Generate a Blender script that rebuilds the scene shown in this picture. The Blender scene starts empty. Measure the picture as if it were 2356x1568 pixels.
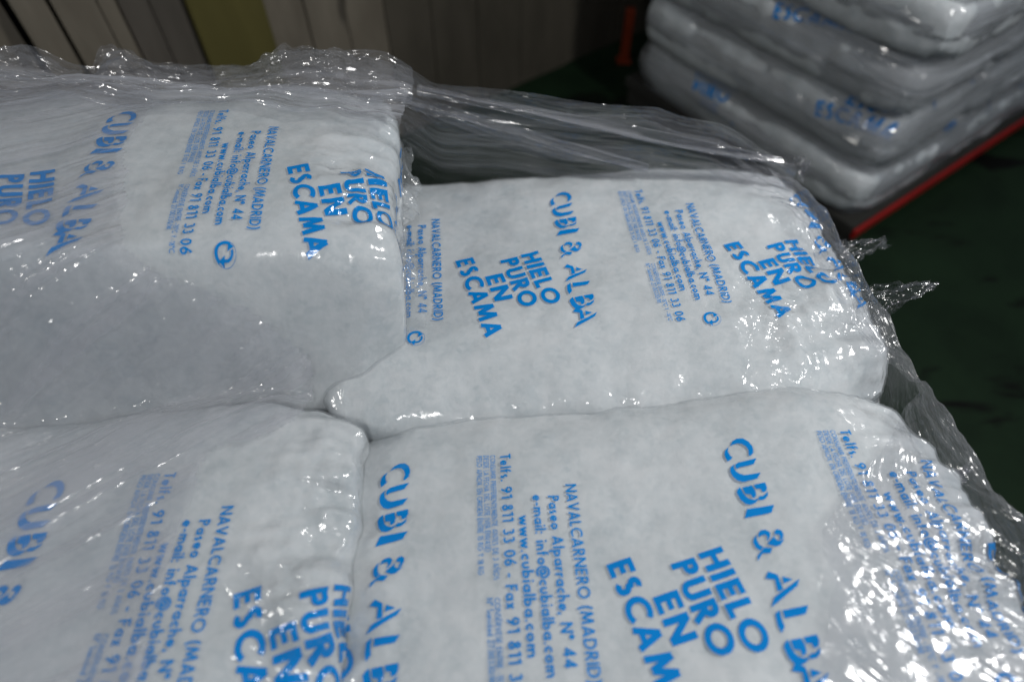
import bpy, math, random
import numpy as np
from mathutils import Vector

# ------------------------------------------------------------------ units
# Everything is laid out in "H" units (height of the lens above the bag tops)
# and written to the meshes in metres: 1 H = S metres, floor at z = 0.
S = 0.62
F = 1.08                      # bag-top plane above the floor, in H
def W(p):
    p = np.asarray(p, float)
    q = p * S
    q[..., 2] += F * S
    return q
scene = bpy.context.scene
COL = scene.collection

# ------------------------------------------------------------------ camera
PITCH = math.radians(53.0)
FPX, CX, CY = 1480.0, 1177.5, 784.0        # focal length in px of a 2355 px wide frame
cam = bpy.data.cameras.new('camera')
cam.sensor_width = 36.0
cam.lens = 36.0 * FPX / 2355.0
cam.clip_start = 0.02
cam.clip_end = 60.0
cam.dof.use_dof = True
cam.dof.focus_distance = 1.22 * S
cam.dof.aperture_fstop = 1.8
cam_o = bpy.data.objects.new('camera', cam)
cam_o.location = W((0, 0, 1))
cam_o.rotation_euler = (math.pi / 2 - PITCH, 0, 0)
COL.objects.link(cam_o)
scene.camera = cam_o

# ------------------------------------------------------------------ world and lamps
world = bpy.data.worlds.new('World')
scene.world = world
world.use_nodes = True
bgn = world.node_tree.nodes['Background']
bgn.inputs['Color'].default_value = (0.74, 0.86, 1.0, 1)
bgn.inputs['Strength'].default_value = 0.115

def area(name, loc, target, size, power, col):
    l = bpy.data.lights.new(name, 'AREA')
    l.shape = 'RECTANGLE'
    l.size, l.size_y = size
    l.energy = power
    l.color = col
    o = bpy.data.objects.new(name, l)
    o.location = loc
    d = Vector(target) - Vector(loc)
    o.rotation_euler = d.to_track_quat('-Z', 'Y').to_euler()
    COL.objects.link(o)
    return o
area('ceiling_or_fill_lamp', (1.32, 0.50, 1.98), (0.10, 0.45, 0.6), (0.24, 0.15), 15, (1.0, 0.985, 0.96))
area('ceiling_or_fill_lamp', (-2.40, 0.0, 2.45), (-0.7, 0.7, 0.6), (0.24, 0.15), 9, (1.0, 0.97, 0.92))
area('ceiling_or_fill_lamp', (-0.10, -0.9, 2.4), (0.0, 0.45, 0.6), (0.24, 0.15), 5.5, (1.0, 0.985, 0.96))
area('ceiling_or_fill_lamp', (2.05, 2.05, 2.55), (1.25, 1.75, 0.4), (0.24, 0.15), 2.3, (1.0, 0.985, 0.96))  # fill lamp without a known fitting, added to brighten the background stack

scene.view_settings.view_transform = 'Standard'
scene.view_settings.look = 'None'
scene.view_settings.exposure = 0.47
scene.view_settings.gamma = 1.0
scene.cycles.use_denoising = True
scene.cycles.transparent_max_bounces = 16
scene.cycles.max_bounces = 5
scene.cycles.diffuse_bounces = 2
scene.cycles.glossy_bounces = 2
scene.cycles.use_adaptive_sampling = True
scene.cycles.adaptive_threshold = 0.03
scene.cycles.sample_clamp_indirect = 4.0
scene.cycles.caustics_reflective = False
scene.cycles.caustics_refractive = False

# ------------------------------------------------------------------ helpers
def project(P):
    P = np.asarray(P, float)
    s, c = math.sin(PITCH), math.cos(PITCH)
    x, y, z = P[..., 0], P[..., 1], P[..., 2] - 1
    fw = y * c - z * s
    up = y * s + z * c
    return np.stack([CX + FPX * x / fw, CY - FPX * up / fw], -1)
def ray(px, py):
    d = np.array([(px - CX) / FPX, -(py - CY) / FPX, 1.0])
    s, c = math.sin(PITCH), math.cos(PITCH)
    return np.array([d[0], d[2] * c + d[1] * s, -d[2] * s + d[1] * c])
def at_z(px, py, z):
    w = ray(px, py); t = (z - 1) / w[2]
    return np.array([w[0] * t, w[1] * t, z])
def at_y(px, py, y):
    w = ray(px, py); t = y / w[1]
    return np.array([w[0] * t, y, 1 + w[2] * t])

def _h(i, j, k, seed):
    n = (i.astype(np.int64) * 374761393 + j.astype(np.int64) * 668265263 + k.astype(np.int64) * 2147483647 + seed * 1274126177) & 0xffffffff
    n = ((n ^ (n >> 13)) * 1274126177) & 0xffffffff
    n = n ^ (n >> 16)
    return (n & 0xffff) / 65535.0
def vnoise(x, y, z=0.0, seed=0):
    x, y = np.broadcast_arrays(np.asarray(x, float), np.asarray(y, float))
    z = np.broadcast_to(np.asarray(z, float), x.shape)
    i, j, k = np.floor(x), np.floor(y), np.floor(z)
    fx, fy, fz = x - i, y - j, z - k
    u, v, w = [t * t * t * (t * (t * 6 - 15) + 10) for t in (fx, fy, fz)]
    r = 0
    for a in (0, 1):
        for b in (0, 1):
            for c in (0, 1):
                r = r + _h(i + a, j + b, k + c, seed) * (u if a else 1 - u) * (v if b else 1 - v) * (w if c else 1 - w)
    return r * 2 - 1
def fbm(x, y, z=0.0, seed=0, o=4):
    r, a = 0, 1.0
    for q in range(o):
        r = r + a * vnoise(np.asarray(x) * 2 ** q, np.asarray(y) * 2 ** q, np.asarray(z) * 2 ** q, seed + q * 17)
        a *= 0.5
    return r
def ridged(x, y, z=0.0, seed=0, o=3):
    r, a = 0, 1.0
    for q in range(o):
        r = r + a * (1 - np.abs(vnoise(np.asarray(x) * 2 ** q, np.asarray(y) * 2 ** q, np.asarray(z) * 2 ** q, seed + q * 31)) * 2) 
        a *= 0.5
    return r
def sstep(a, b, x):
    t = np.clip((x - a) / (b - a), 0, 1)
    return t * t * (3 - 2 * t)

def mesh_from(name, verts, faces, uv=None, smooth=True, relief=None):
    me = bpy.data.meshes.new(name)
    verts = np.asarray(verts, np.float32); faces = np.asarray(faces, np.int32)
    me.vertices.add(len(verts)); me.vertices.foreach_set('co', verts.ravel())
    n = faces.shape[1]
    me.loops.add(faces.size); me.loops.foreach_set('vertex_index', faces.ravel())
    me.polygons.add(len(faces))
    me.polygons.foreach_set('loop_start', np.arange(0, faces.size, n, dtype=np.int32))
    me.polygons.foreach_set('use_smooth', np.full(len(faces), smooth))
    me.update(calc_edges=True)
    if relief is not None:
        l = me.uv_layers.new(name='relief')
        l.data.foreach_set('uv', np.asarray(relief, np.float32)[faces.ravel()].ravel())
    if uv is not None:
        l = me.uv_layers.new(name='print')
        l.data.foreach_set('uv', np.asarray(uv, np.float32)[faces.ravel()].ravel())
    return me
def grid_faces(nu, nv, off=0):
    i = np.arange(nu - 1)[:, None] * nv + np.arange(nv - 1)[None, :]
    return (np.stack([i, i + nv, i + nv + 1, i + 1], -1).reshape(-1, 4) + off)
def arclen(P):
    """unrolled coordinates in metres of a grid of points given in H"""
    du = np.linalg.norm(np.diff(P, axis=0), axis=-1); dv = np.linalg.norm(np.diff(P, axis=1), axis=-1)
    u = np.zeros(P.shape[:2]); v = np.zeros(P.shape[:2])
    u[1:] = np.cumsum(np.repeat(du.mean(1, keepdims=True), P.shape[1], 1), 0)
    v[:, 1:] = np.cumsum(np.repeat(dv.mean(0, keepdims=True), P.shape[0], 0), 1)
    return (np.stack([u, v], -1) * S).reshape(-1, 2)
def link(name, me, mat=None, parent=None):
    o = bpy.data.objects.new(name, me)
    if mat and me is not None and not me.materials:
        me.materials.append(mat)
    COL.objects.link(o)
    if parent:
        o.parent = parent
        o.matrix_parent_inverse = parent.matrix_world.inverted()
    return o
def empty(name, loc, label, cat, group=None):
    o = bpy.data.objects.new(name, None)
    o.empty_display_size = 0.05
    COL.objects.link(o)
    o.location = loc
    bpy.context.view_layer.update()
    tag(o, label, cat, group)
    return o
def tag(o, label, cat, group=None):
    o['label'] = label; o['category'] = cat
    if group: o['group'] = group

# ------------------------------------------------------------------ print: a small stroke alphabet drawn to a texture
def arc(cx, cy, rx, ry, a0, a1, n=14):
    t = np.radians(np.linspace(a0, a1, n))
    return [(cx + rx * math.cos(q), cy + ry * math.sin(q)) for q in t]
def glyphs(w):
    a = w / 2
    G = {}
    def g(ch, adv, *st): G[ch] = (adv, st)
    r = .5 - a
    g('A', .80, [(a * .9, 0), (.40, 1 - a * .5)], [(.40, 1 - a * .5), (.80 - a * .9, 0)], [(.2, .27), (.6, .27)])
    g('B', .60, [(a, 0), (a, 1)], [(a, 1 - a), (.28, 1 - a)] + arc(.28, .77 - a * .2, .2, .23 - a * .8, 90, -90) + [(a, .54)], [(a, .54), (.32, .54)] + arc(.32, .27 + a * .5, .27 - a, .27 - a * .5, 90, -90) + [(a, a)])
    g('C', .78, arc(.5, .5, r, r, 48, 312, 22))
    g('D', .78, [(a, 0), (a, 1)], [(a, 1 - a), (.3, 1 - a)] + arc(.3, .5, .46 - a, .5 - a, 90, -90, 16) + [(a, a)])
    g('E', .54, [(a, 0), (a, 1)], [(a, 1 - a), (.52, 1 - a)], [(a, .52), (.48, .52)], [(a, a), (.52, a)])
    g('F', .50, [(a, 0), (a, 1)], [(a, 1 - a), (.50, 1 - a)], [(a, .50), (.46, .50)])
    g('G', .95, arc(.5, .5, r, r, 45, 360, 24) + [(.55, .5)])
    g('H', .70, [(a, 0), (a, 1)], [(.70 - a, 0), (.70 - a, 1)], [(a, .53), (.70 - a, .53)])
    g('I', w, [(a, 0), (a, 1)])
    g('K', .66, [(a, 0), (a, 1)], [(.62 - a * .3, 1), (a, .46)], [(.24, .62), (.68 - a * .5, 0)])
    g('L', .48, [(a, 0), (a, 1)], [(a, a), (.48, a)])
    g('M', .98, [(a, 0), (.16 + a * .6, 1)], [(.16 + a * .6, 1), (.49, .12)], [(.49, .12), (.82 - a * .6, 1)], [(.82 - a * .6, 1), (.98 - a, 0)])
    g('N', .78, [(a, 0), (a, 1)], [(a, 1 - a * .3), (.78 - a, a * .3)], [(.78 - a, 0), (.78 - a, 1)])
    g('Ñ', .78, *(G['N'][1] + ([(.2, 1.14), (.33, 1.2), (.47, 1.12), (.6, 1.18)],)))
    g('O', 1.0, arc(.5, .5, r, r, 0, 360, 30))
    pb = [(a, 1 - a), (.28, 1 - a)] + arc(.28, .70, .28 - a, .30 - a, 90, -90, 12) + [(a, .40 + a)]
    g('P', .58, [(a, 0), (a, 1)], pb)
    g('R', .62, [(a, 0), (a, 1)], pb, [(.30, .44), (.62 - a * .6, 0)])
    s1 = arc(.27, .74, .25 - a, .26 - a, 45, 265, 12) + arc(.27, .26 + a * .3, .27 - a, .26 - a * .7, 85, -140, 14)
    g('S', .54, s1)
    g('T', .52, [(.26, 0), (.26, 1)], [(0, 1 - a), (.52, 1 - a)])
    g('U', .66, [(a, 1), (a, .33)] + arc(.33, .33, .33 - a, .33 - a, 180, 360, 14) + [(.66 - a, 1)])
    g('V', .74, [(a * .8, 1), (.37, a * .4)], [(.37, a * .4), (.74 - a * .8, 1)])
    g('X', .70, [(a * .8, 0), (.68 - a * .8, 1)], [(a * .8, 1), (.70 - a * .8, 0)])
    g('Y', .68, [(a * .8, 1), (.34, .45)], [(.34, .45), (.68 - a * .8, 1)], [(.34, 0), (.34, .5)])
    g('É', .54, *(G['E'][1] + ([(.22, 1.1), (.36, 1.26)],)))
    q = .30; qr = q - a                                 # lower case, x height .6
    ring = arc(.30, .30, qr, qr, 0, 360, 20)
    g('a', .60, ring, [(.60 - a, 0), (.60 - a, .6)])
    g('b', .60, ring, [(a, 0), (a, 1.02)])
    g('c', .48, arc(.30, .30, qr, qr, 50, 310, 16))
    g('d', .60, ring, [(.60 - a, 0), (.60 - a, 1.02)])
    g('e', .60, arc(.30, .30, qr, qr, 0, 318, 18), [(a, .30), (.60 - a * .6, .30)])
    g('f', .36, [(.13, 0), (.13, .78)] + arc(.30, .80, .17, .20 - a, 180, 85, 7), [(0, .56), (.32, .56)])
    g('h', .54, [(a, 0), (a, 1.02)], arc(.27, .33, .27 - a, .27 - a, 180, 0, 10) + [(.54 - a, 0)])
    g('i', w, [(a, 0), (a, .6)], [(a, .76), (a, .76 + w)])
    g('l', w, [(a, 0), (a, 1.02)])
    g('m', .86, [(a, 0), (a, .6)], arc(.235, .37, .235 - a, .23 - a, 180, 0, 9) + [(.47 - a, 0)], arc(.645 - a, .37, .215, .23 - a, 180, 0, 9) + [(.86 - a, 0)])
    g('n', .54, [(a, 0), (a, .6)], arc(.27, .33, .27 - a, .27 - a, 180, 0, 10) + [(.54 - a, 0)])
    g('o', .60, ring)
    g('p', .60, ring, [(a, -.38), (a, .6)])
    g('r', .36, [(a, 0), (a, .6)], arc(.30, .34, .30 - a, .26 - a, 170, 72, 7))
    g('s', .40, arc(.19, .44, .18 - a, .16 - a * .8, 40, 265, 9) + arc(.19, .16, .20 - a, .16 - a * .8, 85, -140, 10))
    g('u', .54, [(a, .6), (a, .27)] + arc(.27, .27, .27 - a, .27 - a, 180, 360, 10) + [(.54 - a, .6)])
    g('w', .80, [(a * .8, .6), (.22, 0)], [(.22, 0), (.40, .56)], [(.40, .56), (.58, 0)], [(.58, 0), (.80 - a * .8, .6)])
    g('x', .50, [(a * .8, 0), (.50 - a * .8, .6)], [(a * .8, .6), (.50 - a * .8, 0)])
    g('0', .62, arc(.31, .5, .31 - a, .5 - a, 0, 360, 22))
    g('1', .38, [(.38 - a, 0), (.38 - a, 1)], [(.04, .84), (.38 - a, 1 - a)])
    g('2', .58, arc(.29, .70, .27 - a, .30 - a, 170, -30, 12) + [(a, a)], [(0, a), (.56, a)])
    g('3', .58, arc(.27, .74, .24 - a, .26 - a, 150, -80, 12), arc(.28, .28, .29 - a, .28 - a, 80, -150, 13))
    g('4', .66, [(.46, 0), (.46, 1)], [(.46, 1 - a), (a, .28)], [(0, .27), (.64, .27)])
    g('5', .58, [(.52, 1 - a), (.17, 1 - a), (.12, .58)] + arc(.26, .32, .30 - a, .32 - a, 120, -150, 14))
    g('6', .60, arc(.30, .31, .30 - a, .31 - a, 0, 360, 20), [(.06, .42), (.42, 1)])
    g('7', .56, [(0, 1 - a), (.54, 1 - a), (.14, 0)])
    g('8', .58, arc(.29, .75, .22 - a * .8, .25 - a, 0, 360, 16), arc(.29, .27, .29 - a, .27 - a, 0, 360, 18))
    g('9', .60, arc(.30, .69, .30 - a, .31 - a, 0, 360, 20), [(.54, .58), (.18, 0)])
    g('.', w, [(a, 0), (a, w)])
    g(',', w, [(a, w), (a * .2, -.16)])
    g(':', w, [(a, 0), (a, w)], [(a, .45), (a, .45 + w)])
    g('-', .34, [(0, .34), (.34, .34)])
    g('(', .26, arc(.46, .42, .40, .72, 125, 235, 10))
    g(')', .26, arc(-.20, .42, .40, .72, 55, -55, 10))
    g('/', .42, [(0, -.05), (.42, 1.05)])
    g('º', .34, arc(.17, .82, .17 - a * .6, .17 - a * .6, 0, 360, 14))
    g('°', .30, arc(.15, .85, .13, .13, 0, 360, 14))
    g('@', 1.0, arc(.5, .4, .46, .52, 318, 15, 24) if False else arc(.5, .40, .46, .50, -50, -360, 30), arc(.46, .40, .17, .22, 0, 360, 16), [(.66, .60), (.64, .32), (.72, .22), (.86, .22), (.96, .40)])
    g(' ', .34)
    return G

PX = 2600 * 2                    # pixels per H while drawing (halved afterwards)
X_MIN, X_LEN, Y_MIN, PERIOD = -.10, .50, -.17, .58
NX, NY = int(X_LEN * PX), int(PERIOD * PX)
ink = np.zeros((NY, NX), np.float32)
def fill(pts, value=1.0):
    p = (np.asarray(pts, float) - (X_MIN, Y_MIN)) * PX
    x0, y0 = np.maximum(np.floor(p.min(0)).astype(int) - 1, 0)
    x1 = min(int(p[:, 0].max()) + 2, NX); y1 = min(int(p[:, 1].max()) + 2, NY)
    if x1 <= x0 or y1 <= y0: return
    X, Y = np.meshgrid(np.arange(x0, x1) + .5, np.arange(y0, y1) + .5)
    m = np.zeros(X.shape, bool)
    n = len(p)
    for k in range(n):
        (ax, ay), (bx, by) = p[k], p[(k + 1) % n]
        if ay == by: continue
        c = (ay > Y) != (by > Y)
        m ^= c & (X < (bx - ax) * (Y - ay) / (by - ay) + ax)
    v = ink[y0:y1, x0:x1]
    v[m] = value
def text(s, x0, y0, x1, cap, w, ang=0.0, track=.13, slant=0.0):
    G = glyphs(w)
    adv = sum(G[c][0] + track for c in s) - track
    L = (x1 - x0) / math.cos(ang)
    k = L / adv                   # horizontal scale fits the measured length
    ca, sa = math.cos(ang), math.sin(ang)
    def tr(q, cx): 
        u, v = (q[0] + cx) * k + slant * q[1] * cap, q[1] * cap
        return (x0 + u * ca - v * sa, y0 + u * sa + v * ca)
    cx = 0
    for ch in s:
        a_, st = G[ch]
        for pl in st:
            for i in range(len(pl) - 1):
                A, B = np.array(pl[i]), np.array(pl[i + 1])
                d = B - A; l = np.hypot(*d)
                if l < 1e-6: continue
                d /= l; nrm = np.array([-d[1], d[0]]) * w / 2
                e0 = d * (w * .22 if i > 0 else 0); e1 = d * (w * .22 if i < len(pl) - 2 else 0)
                fill([tr(q, cx) for q in (A - e0 + nrm, B + e1 + nrm, B + e1 - nrm, A - e0 - nrm)])
        cx += a_ + track
# the stencil lettering, outlined letter by letter: (y0, baseline, cap) of each sketch, then its pieces
STENCIL = {
 'C': ((45, 180, 205), [[(238,103),(265,62),(300,46),(340,50),(370,80),(384,120),(384,155),(372,160),(385,166),(350,197),(341,190),(350,150),(340,115),(318,92),(290,85),(262,90)],
                        [(225,108),(212,145),(218,185),(230,193),(212,215),(188,230),(180,195),(182,165),(195,135)]]),
 'U': ((217, 168, 215), [[(222,298),(214,280),(222,258),(250,243),(383,218),(348,268),(245,285)],
                        [(214,255),(203,280),(207,310),(225,335),(260,352),(378,340),(342,386),(240,405),(200,390),(175,355),(168,315),(178,285)]]),
 'B': ((430, 152, 210), [[(280,441),(362,430),(365,465),(354,492),(335,504),(322,500),(318,478),(288,474)],
                        [(200,452),(268,443),(280,490),(276,522),(257,540),(247,537),(243,510),(208,503)],
                        [(188,447),(195,490),(205,520),(225,543),(255,553),(285,545),(295,530),(320,530),(350,510),(361,499),(352,530),(325,555),(295,560),(280,552),(258,575),(225,587),(190,580),(165,545),(152,490),(165,465)]]),
 'I': ((598, 143, 215), [[(178,617),(368,600),(335,655),(143,685)]]),
 '&': ((790, 122, 230), [[(290,838),(300,808),(325,797),(348,812),(352,840),(340,865),(320,884),(308,882),(322,862),(322,843),(305,838)],
                        [(345,868),(335,890),(300,925),(270,930),(235,915),(220,903),(262,868),(288,845),(283,870),(300,888),(325,887)],
                        [(178,850),(182,820),(205,797),(240,795),(263,815),(258,845),(240,870),(222,884),(236,850),(225,832),(200,835)],
                        [(168,825),(160,860),(168,905),(188,922),(160,950),(135,920),(130,880),(145,850)],
                        [(190,927),(245,937),(222,975),(168,970),(122,1025),(130,985),(165,955)]]),
 'A': ((1142, 97, 245), [[(145,1142),(205,1172),(212,1280),(170,1290),(175,1205),(110,1190)],
                        [(232,1185),(300,1212),(228,1240)],
                        [(345,1213),(315,1262),(160,1355),(95,1392),(135,1325)]]),
 'L': ((1400, 82, 250), [[(147,1417),(333,1400),(300,1455),(147,1475)], [(130,1412),(125,1480),(130,1530),(95,1572),(82,1520),(90,1440)]]),
}
def stencil(x0, y0, x1, cap):
    seq = [('C', 0), ('U', .84), ('B', 1.80), ('I', 2.60), ('&', 3.42), ('A', 4.78), ('L', 5.84), ('B', 6.62), ('A', 7.30)]
    total = 7.30 + 1.03
    k = (x1 - x0) / total
    for ch, off in seq:
        (sy, sx, sc), pcs = STENCIL[ch]
        for pc in pcs:
            fill([(x0 + (off + (q[1] - sy) / sc) * k, y0 + (q[0] - sx) / sc * cap) for q in pc])
stencil(-.065, .272, .337, .050)
BA = math.radians(13.5)
def blk(s, t0, t1, n, cap=.0388):
    x, y = t0 * math.cos(BA) - n * math.sin(BA), t0 * math.sin(BA) + n * math.cos(BA)
    text(s, x, y, x + (t1 - t0) * math.cos(BA), cap, .215, BA, .12)
blk('HIELO', .170, .320, .1515); blk('PURO', .173, .310, .1045); blk('EN', .2095, .278, .0595); blk('ESCAMA', .144, .359, .0143)
text('NAVALCARNERO (MADRID)', 0, 0, .296, .0185, .16)
text('Paseo Alparrache, Nº 44', .0196, -.030, .2756, .0178, .165)
text('e-mail: info@cubialba.com', .0176, -.055, .2858, .0178, .165)
text('www.cubialba.com', .052, -.079, .259, .0178, .165)
text('Telfs. 91 811 33 06 - Fax 91 811 33 06', -.065, -.105, .337, .0180, .165)
text('CONSUMIR PREFERENTEMENTE ANTES DE 3 AÑOS', -.065, -.1220, .150, .0088, .13)
text('DESDE LA FECHA DEL LOTE (VER ENVASE)', -.065, -.1335, .105, .0088, .13)
text('PESO APROX. EN ORIGEN ENTRE 15 KG Y 18 KG', -.065, -.1450, .1405, .0088, .13)
text('CONSÉRVESE ENTRE -15°C Y -18°C', .1767, -.1220, .335, .0088, .13)
text('Nº Sanidad 27.00330/M', .1760, -.1335, .288, .0095, .13)
# round recycling mark: thin ring, two chasing arrows
rx, ry, rr = .336, -.0345, .0170
def ringseg(r0, r1, a0, a1, ox=0, oy=0):
    o = arc(rx + ox, ry + oy, r1, r1, a0, a1, 40); i = arc(rx + ox, ry + oy, r0, r0, a1, a0, 40)
    fill(o + i)
ringseg(rr * .965, rr, 0, 180); ringseg(rr * .965, rr, 180, 360)
ringseg(rr * .70, rr * .98, 160, 318)
ringseg(rr * .48, rr * .70, -20, 110, -rr * .05, rr * .05)
fill([(rx + rr * .15, ry - rr * .05), (rx + rr * .98, ry - rr * .20), (rx + rr * .55, ry - rr * .62)])
fill([(rx - rr * .98, ry + rr * .28), (rx - rr * .50, ry + rr * .80), (rx - rr * .12, ry + rr * .22)])
ink = ink.reshape(NY // 2, 2, NX // 2, 2).mean((1, 3))
# ink laid down a little unevenly
yy, xx = np.mgrid[0:ink.shape[0], 0:ink.shape[1]]
img = bpy.data.images.new('bag_print', NX // 2, NY // 2, float_buffer=False)
img.colorspace_settings.name = 'Non-Color'
buf = np.ones((NY // 2, NX // 2, 4), np.float32)
buf[..., :3] = ink[..., None]
img.pixels.foreach_set(buf.ravel())
img.pack()

# ------------------------------------------------------------------ relief of creased film, drawn once as a tiling height map
def pn(n, fx, fy, seed, wx=0, wy=0):
    r = np.random.RandomState(seed)
    g = r.rand(fy, fx) * 2 - 1
    ax = (np.arange(n) / n)[None, :] + np.zeros((n, 1)); ay = (np.arange(n) / n)[:, None] + np.zeros((1, n))
    x = (ax + wx) * fx; y = (ay + wy) * fy
    i = np.floor(x).astype(int); j = np.floor(y).astype(int); u = x - i; v = y - j
    u = u * u * u * (u * (u * 6 - 15) + 10); v = v * v * v * (v * (v * 6 - 15) + 10)
    i0, i1, j0, j1 = i % fx, (i + 1) % fx, j % fy, (j + 1) % fy
    return (g[j0, i0] * (1 - u) + g[j0, i1] * u) * (1 - v) + (g[j1, i0] * (1 - u) + g[j1, i1] * u) * v
RN = 1024
wx = pn(RN, 5, 5, 1) * .06 + pn(RN, 19, 19, 2) * .008; wy = pn(RN, 5, 5, 3) * .06 + pn(RN, 19, 19, 4) * .008
crease = -(np.abs(pn(RN, 9, 9, 5, wx, wy)) * 1.2 + np.abs(pn(RN, 17, 17, 6, wx, wy)) * .45 + np.abs(pn(RN, 41, 41, 7, wx, wy)) * .10) + pn(RN, 60, 60, 8) * .02
strk = pn(RN, 3, 60, 9, wx * .5, wy * .3) * .6 + pn(RN, 5, 130, 10, wx * .4, wy * .1) * .4 + pn(RN, 2, 24, 11, 0, wy * .3) * .6
cloud = pn(RN, 4, 4, 12) * .6 + pn(RN, 9, 9, 13) * .3 + pn(RN, 23, 23, 14) * .15
rel = bpy.data.images.new('film_relief', RN, RN, float_buffer=True)
rel.colorspace_settings.name = 'Non-Color'
rb = np.ones((RN, RN, 4), np.float32)
rb[..., 0] = crease * .5 + .9; rb[..., 1] = np.clip(strk * .45 + .5, 0, 1); rb[..., 2] = np.clip(cloud * .6 + .5, 0, 1)
rel.pixels.foreach_set(rb.ravel())
rel.pack()

# ------------------------------------------------------------------ materials
class NT:
    def __init__(s, name):
        s.m = bpy.data.materials.new(name); s.m.use_nodes = True
        s.t = s.m.node_tree; s.t.nodes.clear()
        s.out = s.n('ShaderNodeOutputMaterial')
    def n(s, ty, **kw):
        q = s.t.nodes.new(ty)
        for k, v in kw.items():
            if k.startswith('_'): setattr(q, k[1:], v)
            else: s.set(q.inputs[k.replace('__', ' ')], v)
        return q
    def set(s, inp, v):
        if hasattr(v, 'is_output'): s.t.links.new(v, inp)
        elif hasattr(v, 'outputs'): s.t.links.new(v.outputs[0], inp)
        else: inp.default_value = v
    def math(s, op, a, b=0.0, c=0.0, clamp=False):
        q = s.t.nodes.new('ShaderNodeMath'); q.operation = op; q.use_clamp = clamp
        for i, v in enumerate((a, b, c)): s.set(q.inputs[i], v)
        return q.outputs[0]
    def ramp(s, fac, stops):
        q = s.t.nodes.new('ShaderNodeValToRGB'); s.set(q.inputs[0], fac)
        e = q.color_ramp.elements
        while len(e) < len(stops): e.new(.5)
        for el, (p, c) in zip(e, stops):
            el.position = p; el.color = c if len(c) == 4 else (*c, 1)
        return q.outputs[0]
    def mix(s, f, a, b):
        q = s.t.nodes.new('ShaderNodeMixShader')
        s.set(q.inputs[0], f); s.set(q.inputs[1], a); s.set(q.inputs[2], b)
        return q.outputs[0]
    def coord(s, scale=(1, 1, 1), rot=(0, 0, 0), kind='Object'):
        tc = s.n('ShaderNodeTexCoord')
        mp = s.n('ShaderNodeMapping'); mp.inputs['Scale'].default_value = scale; mp.inputs['Rotation'].default_value = rot
        s.t.links.new(tc.outputs[kind], mp.inputs['Vector'])
        return mp.outputs[0]
    def noise(s, vec, scale, detail=3, rough=.55, dist=0):
        q = s.n('ShaderNodeTexNoise', Vector=vec, Scale=scale, Detail=detail, Roughness=rough, Distortion=dist)
        return q.outputs[0]
    def relief(s, scale, rot=0.0, uvmap='print', stretch=(1, 1)):
        uv = s.n('ShaderNodeUVMap', _uv_map=uvmap)
        m0 = s.n('ShaderNodeMapping', Vector=uv.outputs[0]); m0.inputs['Rotation'].default_value = (0, 0, rot)
        mp = s.n('ShaderNodeMapping', Vector=m0.outputs[0]); mp.inputs['Scale'].default_value = (scale * stretch[0], scale * stretch[1], 1)
        im = s.n('ShaderNodeTexImage', Vector=mp.outputs[0]); im.image = rel; im.extension = 'REPEAT'
        return s.n('ShaderNodeSeparateColor', Color=im.outputs[0]).outputs
    def done(s, sh):
        s.t.links.new(sh, s.out.inputs['Surface']); return s.m

def m_ice():
    t = NT('flake_ice')
    v = t.coord()
    n1 = t.noise(v, 14, 4, .6); n2 = t.noise(v, 130, 4, .65); n3 = t.noise(v, 45, 3, .6)
    s = t.math('ADD', t.math('MULTIPLY', n1, .62), t.math('ADD', t.math('MULTIPLY', n2, .13), t.math('MULTIPLY', n3, .35)))
    vo = t.n('ShaderNodeTexVoronoi', Vector=t.coord((1, 1, 1)), Scale=170)
    fl_ = t.n('ShaderNodeSeparateColor', Color=vo.outputs['Color']).outputs[0]
    s = t.math('ADD', s, t.math('MULTIPLY', t.math('SUBTRACT', fl_, .5), .13))
    col = t.ramp(s, [(.32, (.50, .555, .585)), (.52, (.645, .68, .70)), (.70, (.735, .755, .77))])
    b = t.n('ShaderNodeBump', Strength=.16, Distance=.004, Height=t.math('ADD', n2, t.math('MULTIPLY', n3, 1.5)))
    p = t.n('ShaderNodeBsdfPrincipled', Roughness=.6, Normal=b)
    t.set(p.inputs['Base Color'], col)
    p.inputs['Specular IOR Level'].default_value = .2
    return t.done(p.outputs[0])

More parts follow.
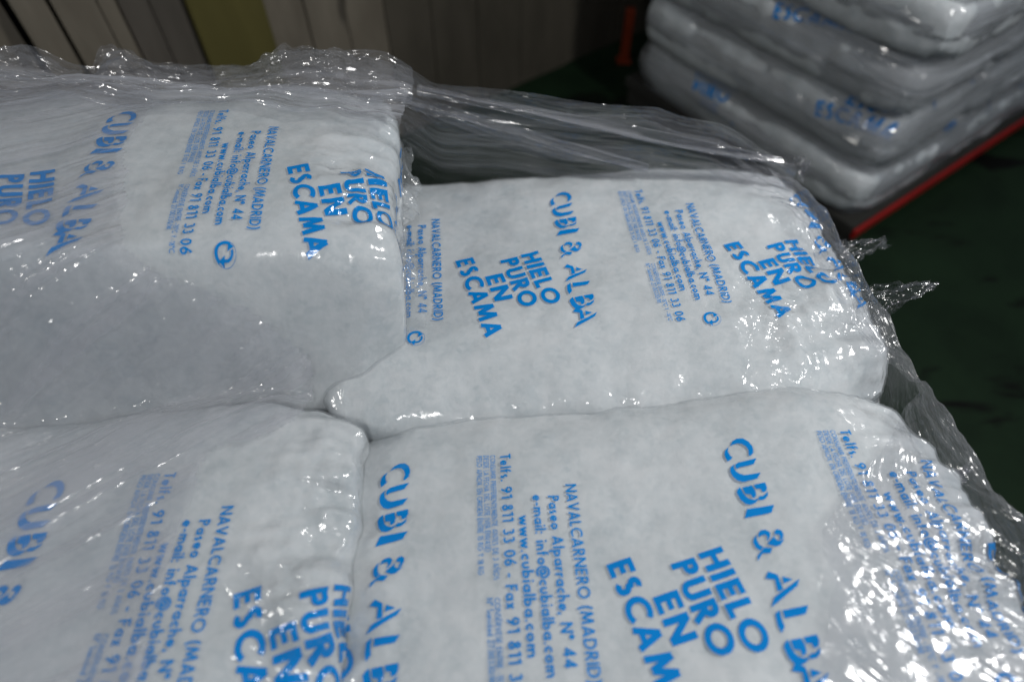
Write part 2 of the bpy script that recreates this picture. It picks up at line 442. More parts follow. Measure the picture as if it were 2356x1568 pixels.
def m_printed(name='printed_bag_film', ink_on=True):
    t = NT(name)
    v = t.coord()
    r1 = t.relief(1.9, .3); r2 = t.relief(4.1, 1.9)      # print UVs are in H
    at = t.n('ShaderNodeAttribute', _attribute_name='crumple').outputs['Fac']
    hgt = t.math('MULTIPLY', t.math('ADD', r1[0], t.math('MULTIPLY', r2[0], .45)), at)
    b = t.n('ShaderNodeBump', Strength=1.0, Distance=.009, Height=hgt)
    gl = t.n('ShaderNodeBsdfGlossy', Color=(1, 1, 1, 1), Roughness=.13, Normal=b)
    haze_c = t.n('ShaderNodeBsdfDiffuse', Color=(.68, .72, .75, 1))
    tr = t.n('ShaderNodeBsdfTransparent', Color=(.97, .975, .98, 1))
    hz = t.math('ADD', .17, t.math('MULTIPLY', t.math('SUBTRACT', r1[2], .35), .22), clamp=True)
    body = t.mix(hz, tr.outputs[0], haze_c.outputs[0])
    if ink_on:
        uv = t.n('ShaderNodeUVMap', _uv_map='print')
        sp = t.n('ShaderNodeSeparateXYZ', Vector=uv.outputs[0])
        u = t.math('DIVIDE', t.math('SUBTRACT', sp.outputs[0], X_MIN), X_LEN)
        vv = t.math('FRACT', t.math('DIVIDE', t.math('SUBTRACT', sp.outputs[1], Y_MIN), PERIOD))
        cv = t.n('ShaderNodeCombineXYZ', X=u, Y=vv)
        im = t.n('ShaderNodeTexImage', Vector=cv.outputs[0]); im.image = img; im.extension = 'CLIP'; im.interpolation = 'Linear'
        k = im.outputs[0]
        inkd = t.n('ShaderNodeBsdfDiffuse', Color=(.0, .235, .68, 1))
        inkt = t.n('ShaderNodeBsdfTransparent', Color=(.0, .40, .85, 1))
        body = t.mix(k, body, t.mix(.92, inkt.outputs[0], inkd.outputs[0]))
    lw = t.n('ShaderNodeLayerWeight', Blend=.5, Normal=b)
    fac = t.math('ADD', .045, t.math('MULTIPLY', t.math('POWER', lw.outputs['Facing'], 3.0), .45), clamp=True)
    return t.done(t.mix(fac, body, gl.outputs[0]))

def m_stretch(name, haze=.10, streak=.4, srot=0.0, sfreq=.5, gloss=.10, rough=.12, bump=.010, crs=1.0, rsc=.34, tint=(.70, .71, .76)):
    t = NT(name)
    v = t.coord()
    r1 = t.relief(1 / rsc, srot, 'relief', (.17, 1.0)); r2 = t.relief(2 / rsc, srot + .25, 'relief', (.26, 1.0))
    calm = t.ramp(t.relief(1 / .8, srot, 'relief', (.6, 1.0))[2], [(.38, (.12,) * 3), (.66, (1,) * 3)])
    crs = t.math('MULTIPLY', crs, calm)
    st = t.relief(1 / sfreq, srot, 'relief')[1]
    hgt = t.math('ADD', t.math('MULTIPLY', t.math('ADD', r1[0], t.math('MULTIPLY', r2[0], .22)), crs), t.math('MULTIPLY', st, streak))
    b = t.n('ShaderNodeBump', Strength=1.0, Distance=bump, Height=hgt)
    gl = t.n('ShaderNodeBsdfGlossy', Color=(1, 1, 1, 1), Roughness=rough, Normal=b)
    tr = t.n('ShaderNodeBsdfTransparent', Color=(.97, .97, .98, 1))
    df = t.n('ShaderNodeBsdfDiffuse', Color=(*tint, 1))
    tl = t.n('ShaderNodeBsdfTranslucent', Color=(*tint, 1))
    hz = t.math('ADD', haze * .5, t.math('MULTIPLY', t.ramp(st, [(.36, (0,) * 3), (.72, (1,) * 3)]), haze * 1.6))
    lw = t.n('ShaderNodeLayerWeight', Blend=.5)
    edge = t.math('POWER', lw.outputs['Facing'], 4.0)
    hz = t.math('ADD', hz, t.math('MULTIPLY', edge, .20), clamp=True)
    body = t.mix(hz, tr.outputs[0], t.mix(.4, df.outputs[0], tl.outputs[0]))
    lw2 = t.n('ShaderNodeLayerWeight', Blend=.5, Normal=b)
    fac = t.math('ADD', gloss, t.math('MULTIPLY', t.math('POWER', lw2.outputs['Facing'], 3.0), .32), clamp=True)
    return t.done(t.mix(fac, body, gl.outputs[0]))

def m_paint(name, c1, c2, scale=6, rough=.6, stretch=(1, 1, 1), bump=.2, spec=.3, rot=(0, 0, 0), dark=None):
    t = NT(name)
    v = t.coord(stretch, rot)
    n = t.noise(v, scale, 6, .62, .3)
    col = t.ramp(n, [(.32, c1), (.68, c2)])
    if dark:                              # scattered stains and scrapes with a shape of their own
        st = t.ramp(t.noise(t.coord(dark[1], rot), dark[0], 4, .6, .4), [(dark[2], (0,) * 3), (dark[2] + .06, (1,) * 3)])
        mx = t.n('ShaderNodeMix', _data_type='RGBA'); t.set(mx.inputs[0], st); t.set(mx.inputs[6], col); mx.inputs[7].default_value = (*dark[3], 1)
        col = mx.outputs[2]
    b = t.n('ShaderNodeBump', Strength=bump, Distance=.003, Height=n)
    p = t.n('ShaderNodeBsdfPrincipled', Roughness=rough, Normal=b)
    t.set(p.inputs['Base Color'], col)
    p.inputs['Specular IOR Level'].default_value = spec
    return t.done(p.outputs[0])

ICE = m_ice()
FILM = m_printed()
WRAP_REAR = m_stretch('stretch_film_rear', .20, 1.0, 0.0, .6, gloss=.11, bump=.015)
WRAP_VEIL = m_stretch('stretch_film_taut', .12, .6, 0.0, .45, gloss=.10, bump=.006, crs=.5)
WRAP_TOP = m_stretch('stretch_film_top', .17, .55, -.65, .5, gloss=.055, bump=.0095, rough=.12)
WRAP_SIDE = m_stretch('stretch_film_side', .035, .6, .55, .5, gloss=.075, bump=.012, rough=.17, rsc=.55)
WRAP_FLAP = m_stretch('stretch_film_flap', .015, .6, 0.0, .4, gloss=.07, bump=.008)
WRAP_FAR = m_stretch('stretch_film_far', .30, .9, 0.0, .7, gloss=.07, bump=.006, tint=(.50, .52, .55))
FLOOR = m_paint('green_floor_paint', (.006, .014, .007), (.010, .023, .011), 5, .6, dark=(2.4, (1, 3.2, 1), .60, (.0025, .003, .0025)), rot=(0, 0, -.8), spec=.08)
RED = m_paint('red_plastic', (.20, .007, .006), (.29, .010, .008), 12, .45)
ORANGE = m_paint('orange_paint', (.16, .024, .008), (.21, .032, .010), 12, .5)
BOARD = m_paint('pale_wall_paint', (.14, .122, .094), (.24, .212, .168), 3, .7, (3, 3, .6), dark=(3.2, (4, 4, .7), .60, (.085, .075, .06)))
BROWN = m_paint('grey_brown_board', (.085, .076, .064), (.13, .115, .097), 4, .75, (3, 3, .5))
OLIVE = m_paint('olive_yellow_paint', (.085, .075, .022), (.125, .11, .034), 4, .6, (3, 3, .5))
SHADEB = m_paint('shaded_brown_board', (.045, .040, .030), (.085, .075, .058), 3, .75, (2, 2, .5))  # dim right part of the wall: its shade is put into the board colour
BACK = m_paint('dark_joint', (.02, .02, .018), (.03, .03, .027), 4, .9)

# ------------------------------------------------------------------ floor and wall
me = mesh_from('floor', [(-8, -6, 0), (8, -6, 0), (8, 9, 0), (-8, 9, 0)], [(0, 1, 2, 3)])
fl = link('floor', me, FLOOR); fl['kind'] = 'structure'

def box_mesh(name, lo, hi, bev=.004):
    lo, hi = np.array(lo, float), np.array(hi, float)
    import bmesh
    bm = bmesh.new()
    bmesh.ops.create_cube(bm, size=1)
    for v in bm.verts:
        for i in range(3): v.co[i] = lo[i] + (v.co[i] + .5) * (hi[i] - lo[i])
    if bev: bmesh.ops.bevel(bm, geom=bm.edges[:], offset=min(bev, .3 * (hi - lo).min()), segments=2, affect='EDGES', profile=.6)
    m = bpy.data.meshes.new(name); bm.to_mesh(m); bm.free()
    return m

# wall of upright boards, running away to the right
WA = math.radians(37.4)
wb = at_z(1182, 192, -F)                      # a point of its foot
wdir = np.array([math.cos(WA), math.sin(WA), 0]); wn = np.array([math.sin(WA), -math.cos(WA), 0])
def wall_u(px, py):
    w = ray(px, py)
    t = ((wb - np.array([0, 0, 1])) @ wn) / (w @ wn)
    P = np.array([0, 0, 1]) + w * t
    return float((P - wb) @ wdir)
wall = empty('board_wall', W(wb), 'pale wall of upright stained boards behind the wrapped pallet', 'wall')
wall.rotation_euler = (0, 0, WA)
bpy.context.view_layer.update()
Hw = 2.6
edges = [(-260, BOARD), (-120, BOARD), (30, BOARD), (133, BOARD), (238, BOARD), (283, BROWN), (352, BROWN), (432, OLIVE), (604, BOARD), (700, BOARD), (790, BOARD), (880, SHADEB), (985, SHADEB), (1090, SHADEB), (1190, SHADEB), (1300, SHADEB), (1420, SHADEB), (1560, SHADEB), (1720, None)]
rnd = random.Random(4)
for (p0, mt), (p1, _) in zip(edges, edges[1:]):
    u0, u1 = wall_u(p0, 40) * S, wall_u(p1, 40) * S
    dep = .05 if mt is OLIVE else (.03 if mt is BROWN else .018)
    jo = rnd.uniform(-.004, .004); gp = .007 if p0 == 30 or p1 == 30 else .001
    m = box_mesh('board', (u0 + gp, -dep + jo, .0), (u1 - gp, .03, Hw), .003)
    o = bpy.data.objects.new('post' if mt is OLIVE else 'board', m); m.materials.append(mt); COL.objects.link(o); o.parent = wall
    if mt is OLIVE: o['label'] = 'olive yellow upright post in the pale wall'
ub = wall_u(-260, 40) * S, wall_u(1720, 40) * S
m = box_mesh('backing', (ub[0], .031, 0), (ub[1], .06, Hw), 0); m.materials.append(BACK)
o = bpy.data.objects.new('backing', m); COL.objects.link(o); o.parent = wall

# ------------------------------------------------------------------ ice bags
def superprofile(a, b, n, N):
    th = np.linspace(0, math.pi, 4000)
    x = -a * np.sign(np.cos(th)) * np.abs(np.cos(th)) ** (2 / n)
    z = b * np.abs(np.sin(th)) ** (2 / n)
    s = np.concatenate([[0], np.cumsum(np.hypot(np.diff(x), np.diff(z)))])
    q = np.linspace(0, s[-1], N)
    return np.interp(q, s, x), np.interp(q, s, z) / b, q - s[-1] / 2

def bag_meshes(a, b, hz, seed, phase, nu=190, nv=130, crumple=(1., 1.), rot_print=False, inset=.0022, lump=1.0, n=(7.0, 4.6), slump=0.0, blobs=(), fin=False):
    """pillow bag in local H units (centre at mid height): returns (film, ice) meshes"""
    x, zx, s = superprofile(a, hz, n[0], nu)
    y, zy, t = superprofile(b, hz, n[1], nv)
    X, Y = np.meshgrid(x, y, indexing='ij'); ZX, ZY = np.meshgrid(zx, zy, indexing='ij')
    Sg, Tg = np.meshgrid(s, t, indexing='ij')
    xn, yn = X / a, Y / b
    X2 = X * (1 - .05 * np.abs(yn) ** 7); Y2 = Y * (1 - .09 * np.abs(xn) ** 9)
    top = hz * ZX * ZY
    endm = sstep(.62, .96, np.abs(xn)) * np.where(xn > 0, crumple[1], crumple[0])
    sidem = sstep(.70, 1.0, np.abs(yn))
    crum = .05 + .55 * endm + .22 * sidem
    pk = np.zeros_like(X)
    for bx_, by_, br, ba in blobs:
        g_ = ba * np.exp(-((X - bx_) ** 2 + (Y - by_) ** 2) / br ** 2)
        crum = crum + g_; pk = pk + g_
    crum = crum * (.45 + .9 * sstep(-.3, .6, fbm(X * 9, Y * 9, 4, seed + 41, 3)))
    def shape(sign, sd):
        l1 = fbm(X * 3.2, Y * 3.2, sd * 1.7, sd, 3) * .009 * lump
        l2 = fbm(X * 11, Y * 11, sd * .7, sd + 5, 3) * .0028 * lump
        l3 = fbm(X * 38, Y * 38, sd * .3, sd + 9, 2) * .0006 * lump
        folds = (ridged(X * 4 + 3, Y * 15, 0, sd + 11, 3) - .6) * .015 * endm           # gathers running into the ends
        crm = (ridged(X * 14, Y * 14, 0, sd + 13, 3) - .6) * .0045 * (endm + .45 * sidem)
        z = sign * top * (.92 if sign < 0 else 1) + (l1 + l2 + l3) * np.minimum(1, top / hz * 2.5) + folds + crm
        if sign > 0: z = z + (ridged(X * 13, Y * 9, 0, sd + 15, 3) - .6) * .0055 * pk
        dx = (fbm(Y * 9, Tg * 3, sd, sd + 3, 3)) * .010 * sstep(.8, 1, np.abs(xn))
        dy = (fbm(X * 7, Sg * 3, sd, sd + 4, 3)) * .008 * sidem
        z = z - slump * sstep(.52, 1.0, -yn) ** 1.15
        return np.stack([X2 + dx, Y2 + dy, z], -1)
    P1 = shape(1, seed); P2 = shape(-1, seed + 50)
    rim = np.zeros(X.shape, bool); rim[0] = rim[-1] = True; rim[:, 0] = rim[:, -1] = True
    P2[rim] = P1[rim]
    V = np.concatenate([P1.reshape(-1, 3), P2.reshape(-1, 3)])
    f1 = grid_faces(nu, nv); f2 = grid_faces(nu, nv, nu * nv)[:, ::-1]
    lx0, ly0 = phase
    if rot_print: uvp = np.stack([Sg - lx0, Tg - ly0], -1) * .64
    else: uvp = np.stack([-(Tg - ly0), Sg - lx0], -1)
    # the print creeps with the crumpled film at the ends
    uvp = uvp + np.stack([fbm(X * 8, Y * 8, 0, seed + 21, 3), fbm(X * 8, Y * 8, 3, seed + 23, 3)], -1) * (.0005 + .0032 * endm[..., None])
    uv = np.concatenate([uvp.reshape(-1, 2), uvp.reshape(-1, 2) + (7.0, 0)])
    film = mesh_from('film', V * S, np.concatenate([f1, f2]), uv)
    # ice fills the bag a few millimetres below the film
    k = np.array([(a - inset * .9) / a, (b - inset * .9) / b, (hz - inset) / hz])
    sl = np.tile((slump * sstep(.52, 1.0, -yn) ** 1.15).ravel(), 2)
    Vi = V.copy(); Vi[:, 2] += sl; Vi = Vi * k; Vi[:, 2] -= sl
    d = fbm(V[:, 0] * 26, V[:, 1] * 26, V[:, 2] * 26, seed + 31, 3) * .0028
    Vi[:, 2] += d * .45 - .0012 * np.sign(V[:, 2])
    ice = mesh_from('ice', Vi * S, np.concatenate([f1, f2]))
    ca = film.attributes.new('crumple', 'FLOAT', 'POINT')
    ca.data.foreach_set('value', np.concatenate([crum.ravel(), crum.ravel()]).astype(np.float32))
    film.materials.append(FILM); ice.materials.append(ICE)
    if not fin: return film, ice
    # flat sealed end of the bag, gathered and hanging out beyond the right-hand rim
    sel = np.abs(yn[-1]) < .88
    base = P1[-1][sel]; yv = Y[-1][sel][:, None]; q = np.linspace(0, 1, 16)[None, :]
    wid = .060 * (1 + .25 * fbm(yv * 4, 0 * yv, 0, seed + 61, 2))
    fx = base[:, 0:1] - .012 + wid * q * .80 + (ridged(yv * 16, q * 1.2, 0, seed + 62, 3) - .6) * .012 * q
    fy = base[:, 1:2] * (1 - .04 * q) + fbm(yv * 22, q * 2, 0, seed + 63, 2) * .008 * q
    fz = base[:, 2:3] - wid * q ** 1.3 * .55 + (ridged(yv * 13 + 3, q * 1.5, 0, seed + 64, 3) - .6) * .020 * q
    Pf = np.stack([fx, fy, fz], -1)
    ns = len(base)
    uvf = np.stack([-(np.repeat(Y[-1][sel][:, None], 16, 1) - ly0), Sg[-1, 0] - lx0 + q * .06 + 0 * fx], -1)
    fm = mesh_from('sealed_end', Pf.reshape(-1, 3) * S, grid_faces(ns, 16), uvf.reshape(-1, 2))
    fa = fm.attributes.new('crumple', 'FLOAT', 'POINT'); fa.data.foreach_set('value', np.full(ns * 16, .7, np.float32))
    fm.materials.append(FILM)
    return film, ice, fm

def rotz(v, a):
    c, s_ = math.cos(a), math.sin(a)
    return np.array([c * v[0] - s_ * v[1], s_ * v[0] + c * v[1]])
def place_bag(meshes, c, ztop, hz, yaw, tilt, label, group='ice bags on the near pallet'):
    o = bpy.data.objects.new('ice_bag', None); COL.objects.link(o); o.empty_display_size = .05
    tag(o, label, 'ice bag', group)
    base = W((c[0], c[1], ztop - hz))
    o.location = base
    o.rotation_euler = (tilt[1], -tilt[0], yaw)         # dz/dy, dz/dx
    for nme, m in zip(('film', 'ice', 'sealed_end'), meshes):
        q = bpy.data.objects.new(nme, m); COL.objects.link(q); q.parent = o
    return o
HZ = .1175
TOPS = []
def top_bag(c, ztop, yaw, tilt, half, nav0, seed, label, **kw):
    lx = rotz(np.array(nav0) - np.array(c), -yaw)
    ms = bag_meshes(half[0], half[1], HZ, seed, tuple(lx), **kw)
    o = place_bag(ms, c, ztop, HZ, yaw, tilt, label)
    TOPS.append((o, ms[0]))
    return o
top_bag((.230, .285), .030, .055, (.045, -.055), (.525, .352), (.092, .442), 3, 'front right ice bag with the largest clear blue lettering, film sparkling on its right', crumple=(.4, .8), blobs=[(.42, -.02, .16, .5), (-.47, -.05, .10, .3)])
top_bag((.170, .945), .016, .092, (-.018, -.012), (.560, .350), (-.182, 1.081), 11, 'rear right ice bag with two full blue prints, beside the taller left bag', crumple=(.4, 1.0), fin=True, blobs=[(.36, -.19, .12, .9), (.46, -.10, .09, .6)])
top_bag((-.765, .245), .060, .060, (.02, -.05), (.530, .350), (-.443, .387), 23, 'front left ice bag, partly veiled by hazy film, its right end folded', crumple=(.5, 1.2), blobs=[(.44, .0, .10, .7), (.44, -.2, .1, .6)])
top_bag((-.745, .935), .270, .110, (-.075, -.035), (.522, .360), (-.482, 1.088), 37, 'rear left ice bag, lying one layer higher than the others', crumple=(.5, .7), slump=.23, n=(6.0, 3.2), fin=True, blobs=[(.40, -.05, .10, .5)])

# the layers beneath, all alike
base_ms = bag_meshes(.51, .33, HZ, 71, (.1, .1), nu=70, nv=50)
low_lab = 'ice bag in the lower layers of the near wrapped pallet'
place_bag(base_ms, (-.80, 1.02), -.02, HZ, .05, (0, 0), 'ice bag in the gap under the higher rear left bag', 'ice bags on the near pallet')
for k in range(1, 4):
    for cx_, cy_ in ((.22, .29), (.21, .94), (-.80, .27), (-.80, .93)):
        place_bag(base_ms, (cx_, cy_), .0 - .232 * k, HZ, .05 + (k % 2) * math.pi, (0, 0), low_lab, 'ice bags in the lower layers of the near pallet')

# ------------------------------------------------------------------ pallets
def pallet(c, yaw, size, label, top, strip=True):
    o = empty('pallet', W((c[0], c[1], -F)), label, 'pallet', None)
    o.rotation_euler = (0, 0, yaw)
    sx, sy = size; t = top * S
    def part(n, lo, hi):
        m = box_mesh(n, lo, hi, .006); m.materials.append(RED if n == 'edge_strip' else BACK)
        q = bpy.data.objects.new(n, m); COL.objects.link(q); q.parent = o
    part('deck', (-sx / 2 * S, -sy / 2 * S, t - .035), (sx / 2 * S, sy / 2 * S, t))
    if strip: part('edge_strip', (-sx / 2 * S, -sy / 2 * S - .012, t - .036), (sx / 2 * S, -sy / 2 * S - .001, t - .008))
    for ix in (-1, 0, 1):
        part('runner', (ix * (sx / 2 - .09) * S - .045, -sy / 2 * S + .01, .0), (ix * (sx / 2 - .09) * S + .045, sy / 2 * S - .01, t - .036))
    return o

pallet((-.29, .61), .05, (1.96, 1.26), 'dark pallet carrying the near load of ice bags', .148, False)
# second pallet in the background
E1 = np.array([.809, .588]); E2 = np.array([-.588, .809]); YAW2 = math.atan2(.588, .809)
corner = at_z(1935, 528, -F + .10)[:2]
PB, PL = .64, 1.36        # bag width along E1, bag length along E2
ctr = corner + E1 * (PB * 1.5) + E2 * (PL * .5)
pal2 = pallet(ctr, YAW2, (PB * 3 + .04, PL + .10), 'dark pallet with a red edge strip under the wrapped background stack', .16)
far_ms = [bag_meshes(.69, .34, .138, 90 + q, ((-.52, .16, -.16)[q], (-.62, -.50, -.46)[q]), nu=90, nv=64, rot_print=True, n=(7., 4.5), crumple=(.8, .8)) for q in range(3)]
names = ['lowest', 'second lowest', 'third lowest', 'third highest', 'second highest', 'highest']
for k in range(6):
    for col in range(3):
        cc = ctr + E1 * (PB * (col - 1)) + E2 * (.02 * ((k * 7) % 3 - 1))
        lab = f'{names[k]} ice bag at the near corner of the background stack' if col == 0 else f'{names[k]} ice bag in the {("middle", "right")[col - 1]} of the right face of the background stack'
        place_bag(far_ms[(k + col) % 3], cc, -F + .172 + .232 * (k + 1), .138, YAW2 - math.pi / 2 + .02 * ((k * 5) % 3 - 1), (0, 0), lab, 'ice bags stacked in the background')

# film round the background stack
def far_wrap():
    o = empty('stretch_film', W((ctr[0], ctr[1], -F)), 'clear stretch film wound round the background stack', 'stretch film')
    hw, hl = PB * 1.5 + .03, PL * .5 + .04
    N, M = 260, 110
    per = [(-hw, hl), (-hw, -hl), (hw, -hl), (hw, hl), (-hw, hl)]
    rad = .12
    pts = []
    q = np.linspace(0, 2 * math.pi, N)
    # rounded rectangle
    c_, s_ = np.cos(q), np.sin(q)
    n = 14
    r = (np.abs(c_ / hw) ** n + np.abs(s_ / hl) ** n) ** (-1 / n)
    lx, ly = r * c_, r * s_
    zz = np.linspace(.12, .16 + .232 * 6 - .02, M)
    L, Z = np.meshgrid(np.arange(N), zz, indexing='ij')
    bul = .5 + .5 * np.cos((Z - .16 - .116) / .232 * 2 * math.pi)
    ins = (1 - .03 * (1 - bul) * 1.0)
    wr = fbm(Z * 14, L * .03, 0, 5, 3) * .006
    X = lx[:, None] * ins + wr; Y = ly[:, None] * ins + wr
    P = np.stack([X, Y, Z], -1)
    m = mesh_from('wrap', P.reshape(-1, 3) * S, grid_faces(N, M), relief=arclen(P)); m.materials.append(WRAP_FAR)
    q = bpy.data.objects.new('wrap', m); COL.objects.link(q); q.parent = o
    o.rotation_euler = (0, 0, YAW2)
far_wrap()

# orange post by the wall
pp = at_z(1434, 140, -F)
post = empty('orange_post', W((pp[0], pp[1], -F)), 'orange painted upright post left of the background stack', 'post')
for nme, lo, hi in (('upright', (-.015, -.015, .006), (.015, .015, .19)), ('foot_plate', (-.026, -.026, 0), (.026, .026, .006))):
    m = box_mesh(nme, lo, hi, .003); m.materials.append(ORANGE)
    q = bpy.data.objects.new(nme, m); COL.objects.link(q); q.parent = post

# ------------------------------------------------------------------ stretch film of the near pallet
wrap = empty('stretch_film', W((.0, .6, -F)), 'crumpled clear stretch film wound round the near pallet of ice bags', 'stretch film')
def wpart(name, P, mat, keep=None, label=None):
    P = np.asarray(P)
    nu, nv = P.shape[:2]
    f = grid_faces(nu, nv)
    if keep is not None:
        kk = keep.reshape(-1)
        f = f[kk[f].all(1)]
    m = mesh_from(name, W(P.reshape(-1, 3)), f, relief=arclen(P)); m.materials.append(mat)
    q = bpy.data.objects.new(name, m); COL.objects.link(q); q.parent = wrap
    q.matrix_parent_inverse = wrap.matrix_world.inverted()
    if label: q['label'] = label
    return q

# -- rear wall of film, its ruffled top edge standing above the bags
rimpx = [(-260, 95), (-120, 120), (0, 103), (69, 106), (155, 144), (213, 151), (230, 104), (261, 92), (292, 103), (360, 134), (446, 146), (563, 151), (601, 134), (687, 98), (738, 100), (790, 117), (877, 127), (935, 150), (1000, 196), (1134, 203), (1254, 220), (1357, 237), (1443, 245), (1495, 244), (1580, 271), (1661, 284), (1700, 305), (1753, 344), (1835, 386)]
rp = np.array(rimpx, float)
pq = np.interp(np.linspace(0, len(rp) - 1, 420), np.arange(len(rp)), rp[:, 0])
pr = np.interp(np.linspace(0, len(rp) - 1, 420), np.arange(len(rp)), rp[:, 1])
pr = np.convolve(np.pad(pr, 4, mode='edge'), np.ones(9) / 9, 'valid')
rim = []
for i, (a_, b_) in enumerate(zip(pq, pr)):
    y = np.interp(a_, [-260, 900, 1000, 1835], [1.335, 1.33, 1.31, 1.235])
    rim.append(at_y(a_, b_, y))
rim = np.array(rim)
M = 150
tt = np.linspace(0, 1, M)
ztop = rim[:, 2][:, None]
Z = ztop + (-1.30 - ztop) * (tt[None, :] ** 1.7)
U = rim[:, 0][:, None] + 0 * Z
depth = ztop - Z
Yw = rim[:, 1][:, None] - .025 * sstep(0, .10, depth) + .02 * sstep(.2, .8, depth)
up = np.exp(-depth / .10)
ang = fbm(U * 3.0, Z * 9.0, 0, 61, 4)
rough_ = 1 - .86 * sstep(-.40, -.20, U)
Yw = Yw + rough_ * (ang * .012 * (1 - .5 * up) + (ridged(U * 7, Z * 12, 0, 63, 4) - .6) * .018 * up + (ridged(U * 5 + Z * 3, Z * 26 - U * 7, 0, 64, 3) - .6) * .007) + (1 - rough_) * fbm(U * 1.5 + Z * 4, Z * 30 + U * 9, 0, 67, 2) * .004
Zw = Z + fbm(U * 30, Z * 4, 0, 66, 3) * .006 * up * rough_
PW = np.stack([U, Yw, Zw], -1)
ks = int(np.argmax(rim[:, 0] > -.30))
wpart('rear_wall', PW[:ks + 1], WRAP_REAR)
wpart('taut_veil', PW[ks:], WRAP_VEIL)

# -- second, inner lap of the rear film lying back over the high left bag
N, M = 260, 110
xs = np.linspace(-1.75, -.22, N); ts = np.linspace(0, 1, M)
Xg, Tg = np.meshgrid(xs, ts, indexing='ij')
zt_ = .27 - .075 * (Xg + .745)
edge_y = 1.11 + .05 * fbm(xs * 4, 0 * xs, 0, 70, 3)[:, None] - .07 * sstep(-1.0, -1.5, Xg)
Yl = 1.335 + (edge_y - 1.335) * Tg
rimz = np.interp(xs, rim[:, 0], rim[:, 2])[:, None]
back = zt_ - HZ * (1 - (1 - np.clip((Yl - .94) / .335, 0, 1) ** 3.6) ** (1 / 3.6))
lapz = np.maximum(back, zt_ - .10) + .02
Zl = lapz + (rimz * .94 + .01 - lapz) * np.exp(-Tg * 4.2)
Zl = Zl + (ridged(Xg * 2.2, Tg * 7 + Xg * 2.5, 0, 73, 3) - .6) * .012 * (1 - Tg * .6) + fbm(Xg * 9, Tg * 9, 0, 75, 3) * .003
Yl = Yl + fbm(Xg * 9, Tg * 5, 2, 77, 3) * .010
wpart('rear_lap', np.stack([Xg, Yl, Zl], -1), WRAP_REAR)

# -- hazy sheet draped over the left side: high bag, gap, front left bag
N, M = 260, 280
xs = np.linspace(-1.75, -.30, N); ys = np.linspace(-.15, 1.20, M)
Xg, Yg = np.meshgrid(xs, ys, indexing='ij')
obst = np.full(Xg.shape, -.16)
bpy.context.view_layer.update()
for o, m in TOPS:                       # heights of the bags underneath
    co = np.empty(len(m.vertices) * 3, np.float32); m.vertices.foreach_get('co', co)
    co = co.reshape(-1, 3)[:len(co) // 6]
    Mx = np.array(o.matrix_world)
    w = (co @ Mx[:3, :3].T + Mx[:3, 3]) / S
    w[:, 2] -= F
    i = np.round((w[:, 0] - xs[0]) / (xs[1] - xs[0])).astype(int); j = np.round((w[:, 1] - ys[0]) / (ys[1] - ys[0])).astype(int)
    ok = (i >= 0) & (i < N) & (j >= 0) & (j < M)
    np.maximum.at(obst, (i[ok], j[ok]), w[ok, 2])
for q in range(4):                      # close pinholes and keep clear of steep sides
    e = np.pad(obst, 1, mode='edge')
    obst = np.maximum(obst, np.maximum.reduce([e[2:, 1:-1], e[:-2, 1:-1], e[1:-1, 2:], e[1:-1, :-2]]) - (.003 if q < 2 else 0))
Zs = obst + .3
for q in range(500):
    e = np.pad(Zs, 1, mode='edge')
    Zs = np.maximum(obst + .007, .25 * (e[2:, 1:-1] + e[:-2, 1:-1] + e[1:-1, 2:] + e[1:-1, :-2]) - .0012)
lift = np.clip((Zs - obst) * 8, .25, 1)
Zs = Zs + .006 + (fbm(Xg * 3, Yg * 3, 0, 81, 3) * .004 + np.maximum(ridged(Xg * 5 + Yg * 4, Yg * 6 - Xg * 3, 0, 83, 4) - .5, -.2) * .012 + fbm(Xg * 9 + Yg * 7, Yg * 13 - Xg * 6, 0, 85, 2) * .0012) * lift
pix = project(np.stack([Xg, Yg, Zs], -1))
bx = np.interp(pix[..., 1], [150, 260, 420, 560, 650, 740, 840, 930, 1010, 1080, 1200, 1400, 1700], [330, 315, 300, 330, 470, 600, 690, 690, 560, 480, 430, 360, 280])
bx = bx + fbm(Xg * 5, Yg * 5, 0, 87, 4) * 55
wpart('draped_sheet', np.stack([Xg, Yg, Zs], -1), WRAP_TOP, keep=pix[..., 0] < bx)

# -- right-hand side: film lapped over the bag ends, turning down to the floor
N, M = 300, 150
ys = np.linspace(-.15, 1.27, N); ts = np.linspace(0, 1, M)
Yg, Tg = np.meshgrid(ys, ts, indexing='ij')
edge_x = np.interp(ys, [-.15, .15, .35, .50, .62, .66, .72, .95, 1.15, 1.27], [.40, .42, .47, .58, .70, .70, .66, .66, .62, .40])[:, None]
edge_x = edge_x + .03 * fbm(ys * 6, 0 * ys, 0, 91, 3)[:, None]
rx_ = np.interp(ys, [-.15, .20, .35, .42, .55, .70, .90, 1.05, 1.20, 1.27], [.86, .83, .80, .775, .765, .75, .735, .725, .69, .64])[:, None]
k1 = .62
s1 = np.clip(Tg / k1, 0, 1); s2 = np.clip((Tg - k1) / (1 - k1), 0, 1)
Xr = edge_x + (rx_ - edge_x) * np.sin(s1 * math.pi / 2) ** .9 + .05 * s2 ** .6
bagt = np.where(Yg < .645, .030 + .045 * (Xr - .235) - .055 * (Yg - .285), .016 - .02 * (Yg - .95))
valley = -.05 * np.exp(-((Yg - .635) / .05) ** 2)
dropx = -.05 * sstep(.45, 1, s1) ** 1.6
Zr = bagt + .018 + valley * .6 + dropx - 1.25 * s2 ** 1.15
lap = 1 - s2
wad = np.exp(-(((Xr - .74) / .14) ** 2 + ((Yg - .27) / .13) ** 2)) 
rid = (ridged(Xr * 7, Yg * 7, 0, 93, 4) - .6) * .008 + fbm(Xr * 30, Yg * 30, 0, 95, 3) * .0022
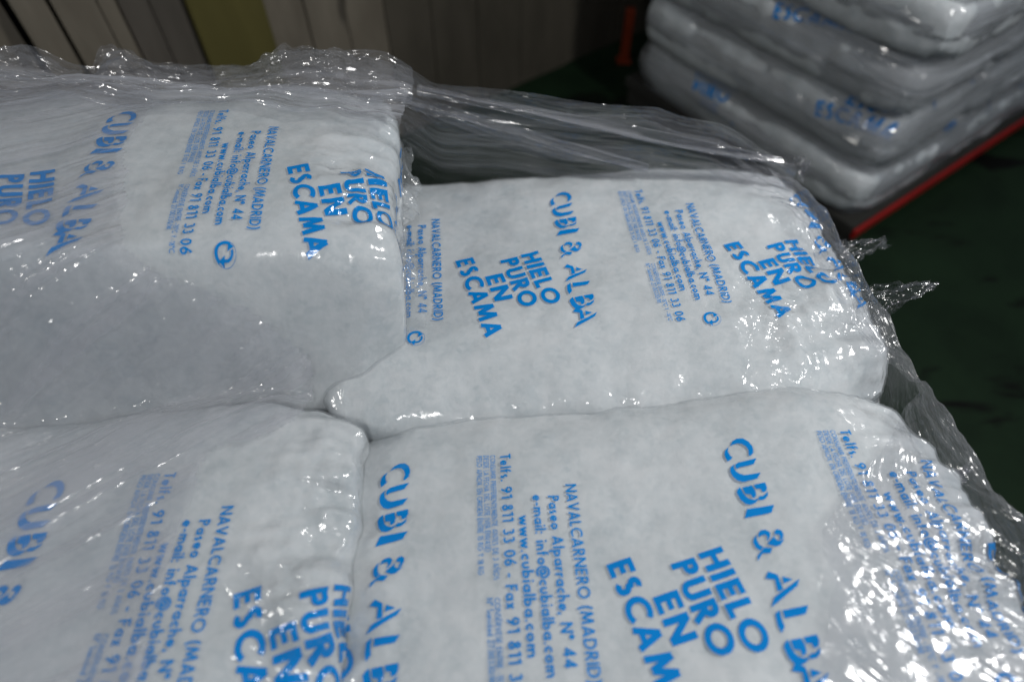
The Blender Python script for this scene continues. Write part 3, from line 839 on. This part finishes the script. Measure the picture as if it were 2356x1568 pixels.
dirc = Xr * 1.0 + Yg * 1.9
strand = (ridged(dirc * 9, (Xr * .9 - Yg * .5) * 2, 0, 97, 4) - .6)
Zr = Zr + (rid + .020 * wad + strand * .024 * wad) * lap
Xr = Xr + ((ridged(Yg * 9, s2 * 2.5, 0, 99, 3) - .6) * .012 + fbm(Yg * 30, s2 * 2, 0, 98, 3) * .004) * np.clip(s2 * 3, 0, 1)
wpart('side_wall', np.stack([Xr, Yg, Zr], -1), WRAP_SIDE)

# -- loose pointed flaps of film sticking out on the right
def flap(root0, root1, tip, seed, tipw=.25):
    root0, root1, tip = map(np.array, (root0, root1, tip))
    N, M = 46, 26
    A, B = np.meshgrid(np.linspace(0, 1, N), np.linspace(-1, 1, M), indexing='ij')
    mid = (root0 + root1) / 2; half = (root1 - root0) / 2
    wd = (1 - A) ** .8 + tipw * A * (1 - .3 * np.abs(B))
    P = mid + A[..., None] * (tip - mid) + half * (B * wd)[..., None]
    P[..., 2] += (ridged(A * 3, B * 3.5, 0, seed, 3) - .6) * .009 + fbm(A * 5, B * 5, 0, seed + 1, 3) * .004
    P[..., 0] += fbm(A * 3, B * 3, 1, seed + 2, 3) * .010
    P[..., 1] += fbm(A * 3, B * 3, 2, seed + 3, 3) * .010
    wpart('loose_flap', P, WRAP_FLAP)
flap(at_z(1915, 560, -.03), at_z(1945, 612, -.04), at_z(2042, 552, -.02), 110)
flap(at_z(1975, 655, -.06), at_z(2010, 745, -.06), at_z(2150, 655, -.03), 120, .15)
flap(at_z(2185, 1085, -.02), at_z(2200, 1110, -.03), at_z(2232, 1076, .01), 130, .1)
flap(at_z(1800, 372, .0), at_z(1850, 420, -.02), at_z(1858, 372, .02), 140, .3)

# -- gathered folds of the rear film, strung from the high bag's corner down to the back of the right-hand bag
def fold(p0, p1, wdt, sag, seed):
    p0, p1 = np.array(p0), np.array(p1)
    N, M = 150, 22
    A, B = np.meshgrid(np.linspace(0, 1, N), np.linspace(-1, 1, M), indexing='ij')
    P = p0 + A[..., None] * (p1 - p0)
    wv = wdt * (.35 + .65 * np.sin(np.clip(A, .02, .98) * math.pi))
    P[..., 2] += B * wv - sag * np.sin(A * math.pi)
    P[..., 1] += (ridged(A * 1.3 + 5, B * 2.6 + A, 0, seed, 3) - .6) * .012 + B * wv * .5
    P[..., 2] += fbm(A * 3, B * 1.5, 0, seed + 2, 3) * .004
    wpart('gathered_fold', P, WRAP_VEIL)
fold(at_y(925, 232, 1.28), at_y(1490, 385, 1.24), .026, .006, 150)
fold(at_y(960, 205, 1.29), at_y(1800, 372, 1.22), .012, .004, 160)
